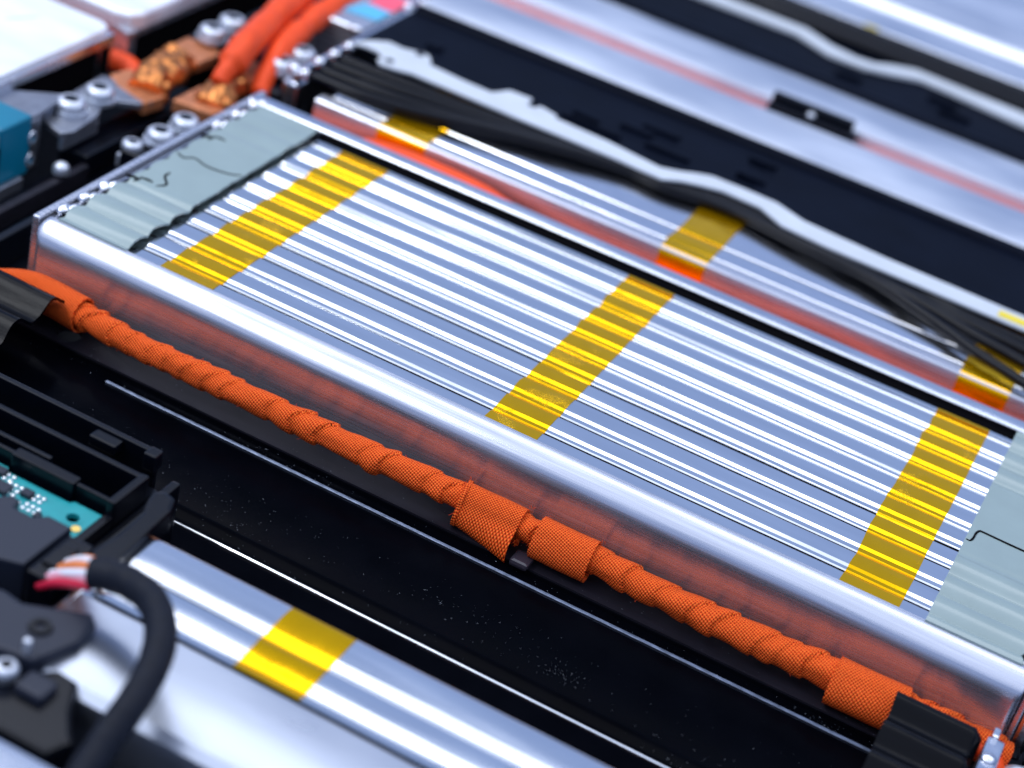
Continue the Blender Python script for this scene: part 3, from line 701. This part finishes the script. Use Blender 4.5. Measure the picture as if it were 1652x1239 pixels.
bcable([(-31, 199, 3), (0, 200.5, 3.4), (30, 204.5, 3.2), (60, 211, 2.8), (85, 217, 2.4), (118, 224, 2.2), (185, 224, 2.2), (229, 214, 2.4), (255, 209.5, 3), (280, 204, 3.6), (302, 200, 4), (345, 193, 4)], 2.4, 'third black cable up, dipping under the white ribbon in the middle')
bcable([(-31, 208, 3), (0, 209, 3.2), (30, 212, 2.6), (60, 217, 2.2), (118, 228, 2.2), (230, 222, 2.2), (270, 212, 2.6), (302, 208.5, 3), (350, 204, 3.4)], 2.4, 'topmost black cable, running close along the lower edge of the white ribbon')
bcable([(-28, 185.5, -0.5), (0, 186, 0.2), (22, 189, 0.6), (44, 197, 1.0), (62, 205, 1.4), (90, 214, 1.6), (120, 222, 1.4)], 2.2, 'thin black cable tucked under the bundle beside the left yellow tape')
for k, (dy, zz) in enumerate(((460, 6), (469, 7.5), (478, 6))):
    o = obj('black_cable', tube([(-100, dy, zz), (60, dy + 2, zz), (110, dy, zz), (200, dy - 1, zz), (400, dy, zz)], 5.0, 14, 8), 'cable_black', smooth='all')
    tag(o, ('far blurred black cable next to the kinked white ribbon', 'far blurred black cable in the middle of three', 'far blurred black cable next to the farthest silver cover')[k], 'cable', 'far black cables behind the kinked ribbon')

# ------------------------------------------------------------------ front left module
m0 = thing('battery_module', 'front left battery module, silver with one short yellow tape, crossed by a black hose', 'battery module', (240, -160, -32), GM)
bank0 = CellBank([-142.2, -155.2, -172], -163, -129.2, -0.4, 41, fac=0.50, w=2.1, strong=0.6); bank0.clip = -161.8
for i in range(3): obj('cell', bank0.cell(i, 98 + i * 1.5, 420, 60), 'foil', m0, smooth=7)
obj('tape_strip', bank0.tape(147.6, 169.4, -161.9, -129.4, off=0.16, sd=77), 'tape', m0, smooth=22)
obj('rear_edge', extrude_x([(-129, -1.2), (-128.6, -1.2), (-128.4, -32), (-129.2, -32)], [97, 420]), 'brown_edge', m0)
obj('front_cover', extrude_x([(-162.4, -6), (-162.6, -1.2), (-163.6, -0.5), (-178, -0.2), (-189, -0.4), (-193.5, -1.2), (-196, -3.6), (-197.2, -8), (-197.4, -32), (-162.4, -32)], [98 + 330 * k / 30 for k in range(31)],
    lambda x, y, z: (y, z + 0.5 * nz(x * 0.012, y * 0.02, 5))), 'front_alu', m0, smooth=30)
obj('left_end_plate', box(95.6, 98, -196, -133, -32, -1, 0.6), 'satin', m0)
ml = thing('battery_module', 'silver cover corner at the bottom left edge of the frame', 'battery module', (100, -300, -32), GM)
obj('front_cover', extrude_x([(-222, -32), (-222, -2.4), (-223, -0.9), (-226, -0.4), (-380, 0), (-380, -32)], [-40 + 400 * k / 10 for k in range(11)]), 'satin', ml, smooth=30)

# ------------------------------------------------------------------ controller box at the left
bx = thing('controller_box', 'open black plastic controller box with a green circuit board at the left edge', 'controller', (10, -125, -34))
def wall_x(x0, x1, yc, w, z0, z1): return box(x0, x1, yc - w / 2, yc + w / 2, z0, z1, 0.5)
obj('outer_wall', wall_x(-60, 77, -94, 2.2, -33, 0), 'black_plastic', bx)
obj('latch_tab', box(55, 65, -100.5, -95.3, -4.5, -0.6, 0.9), 'black_plastic', bx)
obj('latch_tab', box(73.5, 78, -97.5, -92.5, -6, 0.3, 0.8), 'black_plastic', bx)
obj('shelf', box(-60, 79, -107, -95.3, -16, -13), 'black_plastic', bx)
obj('inner_wall', wall_x(-60, 82, -107.6, 2.2, -33, 0), 'black_plastic', bx)
obj('inner_wall', wall_x(-60, 54, -118.0, 1.8, -33, -0.6), 'black_plastic', bx)
obj('inner_wall', merge(wall_x(-60, 79, -122.6, 1.6, -33, -1.0), box(44, 67, -124.8, -120.6, -12, -0.2, 0.5)), 'black_plastic', bx)
obj('end_wall', merge(box(79.4, 82.2, -125, -106.5, -33, 0.4, 0.6), box(79.4, 82.2, -150, -125, -33, -4.6, 0.4)), 'black_plastic', bx)
obj('end_skirt', box(82.4, 85.5, -150, -92, -33, -9, 0.8), 'black_plastic', bx)
obj('base_plate', box(-60, 79.2, -165, -95.4, -33.2, -30), 'black_plastic', bx)
brd = obj('circuit_board', holed([(-60, -162), (-60, -125.4), (44, -125.4), (45, -127.2), (68, -127.2), (69, -125.8), (79, -125.8), (79, -149), (66, -162)], [circle(73.2, -132.6, 2.1, 20)], -7, -5.4), 'pcb', bx, label='green circuit board with white solder pads')
def flat(cx, cy, z, r, n=16): return prism(circle(cx, cy, r, n), z, z + 0.25)
obj('hole_ring', lathe(73.2, -132.6, -5.35, [(2.2, 0.0), (2.2, 0.12), (3.3, 0.12), (3.3, 0)], 24), 'pcb', brd, smooth=30)
obj('gold_pad', flat(77.0, -136.4, -5.3, 1.5), 'gold', brd)
g = random.Random(5)
for (cx, cy, nx_, ny_) in ((60.5, -131.2, 3, 2), (62.5, -136.4, 3, 2), (52.5, -132.5, 3, 3), (48.6, -128.6, 2, 2), (57, -137.5, 2, 2), (53, -139.6, 3, 2), (80.2 - 1.5, -140.8, 3, 2)):
    for i in range(nx_):
        for j in range(ny_):
            obj('solder_pad', ellipsoid(cx + (i - nx_ / 2) * 2.1, cy + (j - ny_ / 2) * 2.2, -5.2, 0.85, 0.85, 0.6, 6, 10), 'solder', brd, smooth='all')
for (x0, x1, y0, y1) in ((46, 52, -138, -133.5), (41, 46, -131, -128), (55, 58.5, -134.5, -131.5), (64.5, 66.5, -141, -138.6), (38, 43, -142, -136)):
    obj('chip', box(x0, x1, y0, y1, -5.4, -3.6, 0.2), 'chip', brd)
obj('plug_housing', prism([(-10, -150), (52, -150), (58, -143), (61, -143), (62, -147), (69, -147), (72, -143.6), (80, -143.6), (80, -166), (40, -180), (-10, -180)], -12, 1.5, 0.8), 'chip', bx)
obj('plug', merge(box(84.2, 92.5, -171, -150, -8, 5.0, 1.2), box(85.6, 90.6, -166, -155, 4.8, 6.2, 0.6)), 'black_plastic', bx)
lv = obj('lever', prism([(88, -113.5), (91, -111), (95.5, -112.5), (97.6, -118), (98, -128), (99, -142), (100, -152), (92.5, -156), (90.5, -150), (92, -138), (91.5, -124), (89, -118)], -6, 2.0, 1.4), 'black_plastic', bx)
# black frame below the box
bf = thing('mounting_bracket', 'blurred black plastic bracket with a steel screw at the lower left', 'bracket', (95, -195, -10))
obj('plate', prism([(60, -188), (84, -180), (91, -181), (108, -172.5), (111, -175), (112, -184), (109, -193), (107, -198), (96, -200), (80, -214), (50, -214), (40, -200)], -6, 3.5, 1.5), 'chip', bf)
obj('boss', lathe(101, -186.5, 3.4, [(3.6, 0), (3.2, 1.0), (1.6, 1.0), (1.2, -0.6), (0.05, -0.6)], 20), 'black_plastic', bf, smooth=40)
obj('lower_frame', prism([(99, -212), (104, -202), (112, -192), (119, -193), (124, -203), (131, -212), (128, -219.5), (80, -219.5), (70, -212)], -14, -1, 1.5), 'black_plastic', bf)
obj('lower_boss', box(108, 117, -207, -199, -2, 2.0, 1.4), 'chip', bf)
screw(103.5, -204.5, 2, bf, 3.6, name='screw', washer=False)
obj('pin', box(103, 105.2, -197.5, -195.6, 2, 8, 0.6), 'steel', bf)
# hose and its coloured wires
hs = thing('hose', 'black cloth taped hose curving over the front left module', 'hose', (125, -180, 0))
hp = [(103.5, -168, 12.5), (109, -167, 14), (116, -168, 15.5), (124, -171, 17), (131, -177, 17.5), (136.5, -184.5, 17), (140, -194, 15), (141.5, -204, 12), (141.5, -213, 8), (142, -224, 2), (145, -240, -6)]
obj('hose_winding', tube(hp, 4.4, 24, 0.8, rf=lambda s, th, p: 4.4 + 0.18 * (((s + 2 * math.cos(th)) / 7.5) % 1.0) + 0.18 * nz(s * 0.2, th)), 'hose', hs, smooth=60)
for k, (m_, p0, dy, dz) in enumerate((('wire_red', (88.5, -170.5, 1), -3.4, -1.5), ('wire_pink', (89, -169, 3), -2.6, 0.2), ('wire_white', (90, -167, 4), -1.6, 1.8), ('wire_orange', (90.5, -164.5, 4.6), -0.4, 3.0), ('wire_white', (91, -161.5, 5), 0.8, 3.4), ('wire_orange', (91.5, -158.5, 4.6), 2.2, 2.4), ('wire_orange', (92, -156.5, 3.6), 3.2, 1.2))):
    q = Vector((105, -167.6 + dy, 12 + dz))
    w_ = obj('wire', tube([p0, Vector(p0) * 0.62 + q * 0.38 + Vector((0.4 * (k % 3), 0.9 * math.sin(k * 2.1), 1.2)), q], 1.35, 10, 1.0), m_, hs, smooth='all')

# ------------------------------------------------------------------ black rubber sheets over the cable ends
def rubber(name, xa, xb, y0, y1, z, wave, label, edge, m='rubber', nx=20, ny=60, th=1.3):
    v, f = sheet(xa, xb, y0, y1, wave, (lambda y: 0) if edge > 0 else (lambda y: 0.8 * nz(y * 0.1)), (lambda y: 0.8 * nz(y * 0.2)) if edge > 0 else (lambda y: 0), zt=z, nx=nx, ny=ny, th=th)
    o = obj(name, (v, f), m, smooth=50); tag(o, label, 'rubber sheet', 'corrugated black rubber sheets over the cable ends'); return o
rubber('rubber_sheet', -120, -10.5, -78, -21.5, -14.6, lambda t, y: (2.6 + 0.5 * nz(t * 3)) * math.cos(2 * PI * (y + 29 + 1.2 * nz(t * 2.5, 4)) / 20) - 6 * sm(-52, -80, y) + 0.5, 'corrugated black rubber sheet over the left end of the orange cable', 1)
rubber('rubber_sheet', 311.5, 340.5, -110, -21, -13.0, lambda t, y: 2.0 * math.cos(2 * PI * (y + 27) / 16) - 0.05 * (y + 21) * 0 - 2.5 * sm(-24, -20.5, y) - 3.0 * sm(0.9, 1.0, t), 'corrugated black rubber sheet over the right end of the orange cable', -1)
# pale connector, screw and cable scraps at the lower right corner
cn = thing('cable_connector', 'pale grey connector block in the lower right corner beside the rubber sheet', 'connector', (345, -34, -32))
obj('block', box(341.6, 347.4, -62, -25, -24, -11.5, 1.3), 'satin', cn)
obj('notch_tab', box(342.6, 344.8, -27, -22, -18, -9.8, 0.7), 'satin', cn)
obj('stud', dome(344.2, -37, -11.4, 2.6, 1.6), 'chrome', cn, smooth='all')
bs = thing('mounting_bolt', 'large steel bolt at the very lower right corner of the frame', 'bolt', (356, -22, -33))
screw(357, -22, -29, bs, 8.0, name='bolt_head')
o = obj('orange_cable', tube([(338, -17, -24), (346, -15, -27), (352, -34, -26), (353, -48, -28), (350, -66, -30)], 3.2, 16, 1.5), 'orange_plastic', smooth='all')
tag(o, 'thin orange cable end curling behind the pale connector block', 'cable')
o = obj('side_bracket', merge(box(355.5, 380, -10, 60, -31, -12, 1.5), box(355.5, 366, -6, 20, -12, -8, 1.0)), 'black_plastic'); tag(o, 'black plastic bracket beyond the right end of the middle module', 'bracket')

# ------------------------------------------------------------------ neighbouring modules at the top left
GA = GM
mA = thing('battery_module', 'neighbouring battery module with plain white silver cover in the top left corner', 'battery module', (-190, 80, -32), GM)
def cover_block(x0, x1, y0, y1, zt, zb, r):
    return box(x0, x1, y0, y1, zb, zt, r, 4)
covA = obj('cover', prism([(-420, -60), (-117.5, -60), (-117.5, 150), (-119.5, 155), (-124, 157), (-420, 157)], -2.4, 0.5, 1.4, 3), 'white_alu', mA, label='smooth silver cover plate with a short scratch')
groove([(-150.5, 122), (-147, 130), (-143, 138)], 0.9, 0.56, covA, 'scratch', 'steel')
obj('side_wall', box(-420, -122, 154.6, 156.6, -32, -4.6), 'brushed', mA)
obj('end_frame', merge(box(-121, -116.0, -60, 84, -32, -2.5, 0.6), box(-121, -116.0, 84, 156, -7.5, -2.5, 0.6), box(-121, -116.0, 153.5, 156, -32, -7.6, 0.5)), 'satin', mA)
obj('end_recess', box(-150, -122, 60, 152, -32, -8), 'gap', mA)
bk = thing('terminal_bracket', 'grey steel bracket with two screws beside the teal connector', 'bracket', (-95, 90, -32))
obj('top_plate', prism([(-116.4, 72), (-97, 66), (-96, 75.5), (-99.5, 99), (-116.4, 84)], -9.5, -7.6, 0.5), 'grey_metal', bk)
obj('holed_plate', merge(box(-98.2, -95.6, 30, 77, -32, -9.6, 0.5)), 'grey_metal', bk)
for (y, z) in ((71, -17), (70.5, -27)):
    h_ = obj('port_ring', rot_about(lathe(-95.4, y, z, [(1.6, 0.0), (1.6, 0.9), (2.8, 0.9), (3.2, 0.0)], 18), (-95.4, y, z), 'Y', PI / 2), 'steel', bk, smooth=40)
    obj('port', rot_about(lathe(-95.2, y, z, [(0.05, 0.2), (1.7, 0.2), (1.7, 0)], 18), (-95.2, y, z), 'Y', PI / 2), 'teal', h_)
obj('screw_plate', prism([(-104, 84), (-86.5, 78), (-84, 84), (-86, 103), (-93, 118), (-81, 127), (-79, 133), (-90, 139), (-108, 137)], -16, -13.6, 0.7), 'grey_metal', bk)
obj('plate_flange', merge(box(-88, -85.6, 79, 104, -22, -16.2, 0.5)), 'grey_metal', bk)
screw(-95.5, 96.5, -11.6, bk, 6.6); screw(-94.5, 115.5, -11.6, bk, 6.6)
obj('stand_off', box(-92, -78, 86, 150, -34, -24, 1.0), 'black_plastic', bk)
obj('lower_bar', box(-68, -65.5, 92, 112, -26, -20, 0.7), 'steel', bk)
obj('lower_stud', dome(-79, 70, -24, 3.6, 3), 'steel', bk, smooth='all')
tc = thing('teal_connector', 'teal plastic connector block at the left edge', 'connector', (-105, 60, -34))
obj('housing', box(-135, -94.9, 49.5, 70, -33, -6.0, 1.6, 3), 'teal', tc)
obj('dark_slot', box(-94.8, -94.2, 44.6, 49.2, -26, -14, 0.2), 'gap', tc)
obj('neck', box(-135, -95.5, 40, 49.3, -30, -10, 1.0), 'black_plastic', tc)
lb = thing('black_channel', 'black plastic channel running between the left modules and the middle module', 'channel', (-60, 60, -40))
obj('channel_base', box(-92, -42, -60, 330, -42, -36), 'black_plastic', lb)
obj('channel_wall', box(-62, -58, -60, 90, -36, -22, 1.0), 'black_plastic', lb)
obj('channel_wall', box(-80, -76, -60, 86, -36, -27, 1.0), 'black_satin', lb)
obj('grey_edge', box(-94, -91, -60, 62, -36, -30.5, 0.8), 'grey_metal', lb)

mB = thing('battery_module', 'neighbouring battery module behind the top left one, with a pinkish front wall', 'battery module', (-190, 260, -32), GM)
obj('cover', prism([(-420, 169.5), (-126, 169.5), (-119, 172), (-116, 178), (-115.5, 340), (-420, 340)], -6, 1.5, 3.0, 4), 'white_alu', mB)
obj('front_wall', box(-420, -120, 169.6, 172, -32, -6, 0.5), 'brushed', mB)
obj('end_frame', merge(box(-121.5, -116.6, 172, 340, -10, -6.2, 0.6), box(-121.5, -117, 168.9, 175.5, -32, -6.2, 1.2)), 'brushed', mB)
obj('end_recess', box(-150, -122.2, 176, 340, -32, -8), 'gap', mB)
o = gapcable([(-420, 163, -20), (-200, 163, -19), (-125, 163, -19), (-112, 164, -20), (-104, 160, -22)], 5.0, 'orange cable in the gap between the two left modules')

# copper terminals
GC = 'copper cable terminals with orange cables'
def copper(name, plate, tail, cx, cy, cz, label, yaw, seed, sc=1.0):
    t = thing(name, label, 'terminal', (cx, cy, -32), GC)
    obj('front_plate', prism(plate, cz - 3, cz + 2.5, 0.9), 'copper', t)
    obj('back_plate', prism(tail, cz + 1, cz + 5.5, 0.9), 'copper', t)
    V, F = tube([(cx - 1, cy - 17 * sc, cz - 2), (cx - 3, cy - 6, cz + 1), (cx - 5, cy + 6, cz + 1), (cx - 8, cy + 18 * sc, cz + 1)], 8, 40, 0.8,
                rf=lambda s, th, p: (9.5 + 2.6 * nz(s * 0.14 + seed, math.cos(th) * 1.5, math.sin(th) * 1.5) + 1.2 * nz(s * 0.4 + seed, math.cos(th) * 3, math.sin(th) * 3)) * (0.55 if th > 1.7 and th < 4.5 else 1.0) * sc)
    obj('crimp_barrel', (V, F), 'copper_bright', t, smooth=60)
    for k in range(3):
        obj('crimp_dent', ellipsoid(cx - 5 + k * 5, cy - 14 + k * 1.5, cz + 3.5, 3.0, 3.4, 2.6, 8, 12, lump=0.3, seed=k + seed), 'copper_bright', t, smooth='all')
    return t
copper('copper_terminal', [(-106, 140), (-98, 133), (-80, 128), (-78, 140), (-82, 150), (-104, 152)], [(-103, 178), (-84, 176), (-83, 192), (-88, 199), (-103, 196)], -87, 158, -16, 'left copper terminal, shiny crimped barrel with bright orange glints', 0, 1.0)
copper('copper_terminal', [(-72, 138), (-53, 140), (-50, 158), (-72, 160)], [(-70, 176), (-54, 176), (-52, 192), (-57, 198), (-70, 196)], -58, 163, -14, 'right copper terminal, tucked against the left end of the middle module', 0, 7.0, 0.85)
tb = thing('terminal_screws', 'pair of steel screws on a block against the left rail of the middle module', 'terminal block', (-53, 106, -34))
obj('block', box(-64, -41.5, 88, 132, -33, -15, 1.2), 'black_plastic', tb)
screw(-55.5, 104, -12, tb, 6.2); screw(-55, 122, -12, tb, 6.2); screw(-62, 94, -15.5, tb, 4.6, washer=False)
tb2 = thing('terminal_screws', 'pair of steel screws just left of the black cable bundle end', 'terminal block', (-50, 200, -34))
obj('block', box(-62, -41.5, 176, 218, -33, -9, 1.2), 'black_plastic', tb2)
screw(-50, 192, -4, tb2, 6.2); screw(-50, 209, -4, tb2, 6.2)
tb3 = thing('terminal_screws', 'pair of blurred steel screws behind the left copper terminal', 'terminal block', (-93, 205, -34))
obj('block', box(-104, -82, 190, 232, -33, -11, 1.2), 'black_plastic', tb3)
screw(-92.5, 200, -7, tb3, 6.6); screw(-92.5, 217, -7, tb3, 6.6)
# thick orange cables leaving the terminals
def necked(pts, r0, r1, s0, s1, label):
    v, f = tube(pts, r1, 26, 1.2, rf=lambda s, th, p: r0 + (r1 - r0) * sm(s0, s1, s) + 0.7 * nz(s * 0.09, math.cos(th), math.sin(th)) + 0.25 * nz(s * 0.4, th * 2) - 1.3 * math.exp(-((s - 62) / 3.0) ** 2))
    o = obj('thick_orange_cable', (v, f), 'orange_plastic', smooth='all'); tag(o, label, 'cable', 'thick orange cables rising from the copper terminals'); return o
necked([(-62, 158, -6), (-62, 164, -1), (-63, 172, 2), (-65, 182, 4), (-69, 202, 4), (-74, 224, 4), (-78, 247, 4), (-84, 275, 4), (-92, 310, 4)], 4.2, 6.7, 9, 12, 'thick orange cable in front, narrowing into the right copper terminal')
necked([(-50, 174, -12), (-54, 186, -5), (-58, 205, -1), (-62, 228, 0), (-65, 250, 0), (-67, 275, 0), (-70, 310, 0)], 4.4, 5.6, 14, 34, 'thick orange cable further back, passing behind the front one')
# junction block with coloured labels
jb = thing('junction_block', 'grey metal block with cyan and pink labels left of the black cover', 'junction block', (-52, 272, -32))
obj('body', merge(box(-66, -42, 250, 330, -32, 0.8, 1.4, 3)), 'brushed', jb)
obj('cyan_label', prism([(-62, 264), (-42.6, 266), (-42.6, 281), (-56, 281)], 0.9, 1.2), 'cyan_label', jb)
obj('pink_label', prism([(-57, 281.5), (-42.6, 281.5), (-42.6, 302), (-57, 302)], 0.9, 1.2), 'pink_label', jb)
obj('rounded_edge', ellipsoid(-45.5, 251.2, 0, 3.2, 2.4, 1.8), 'chrome', jb, smooth='all')
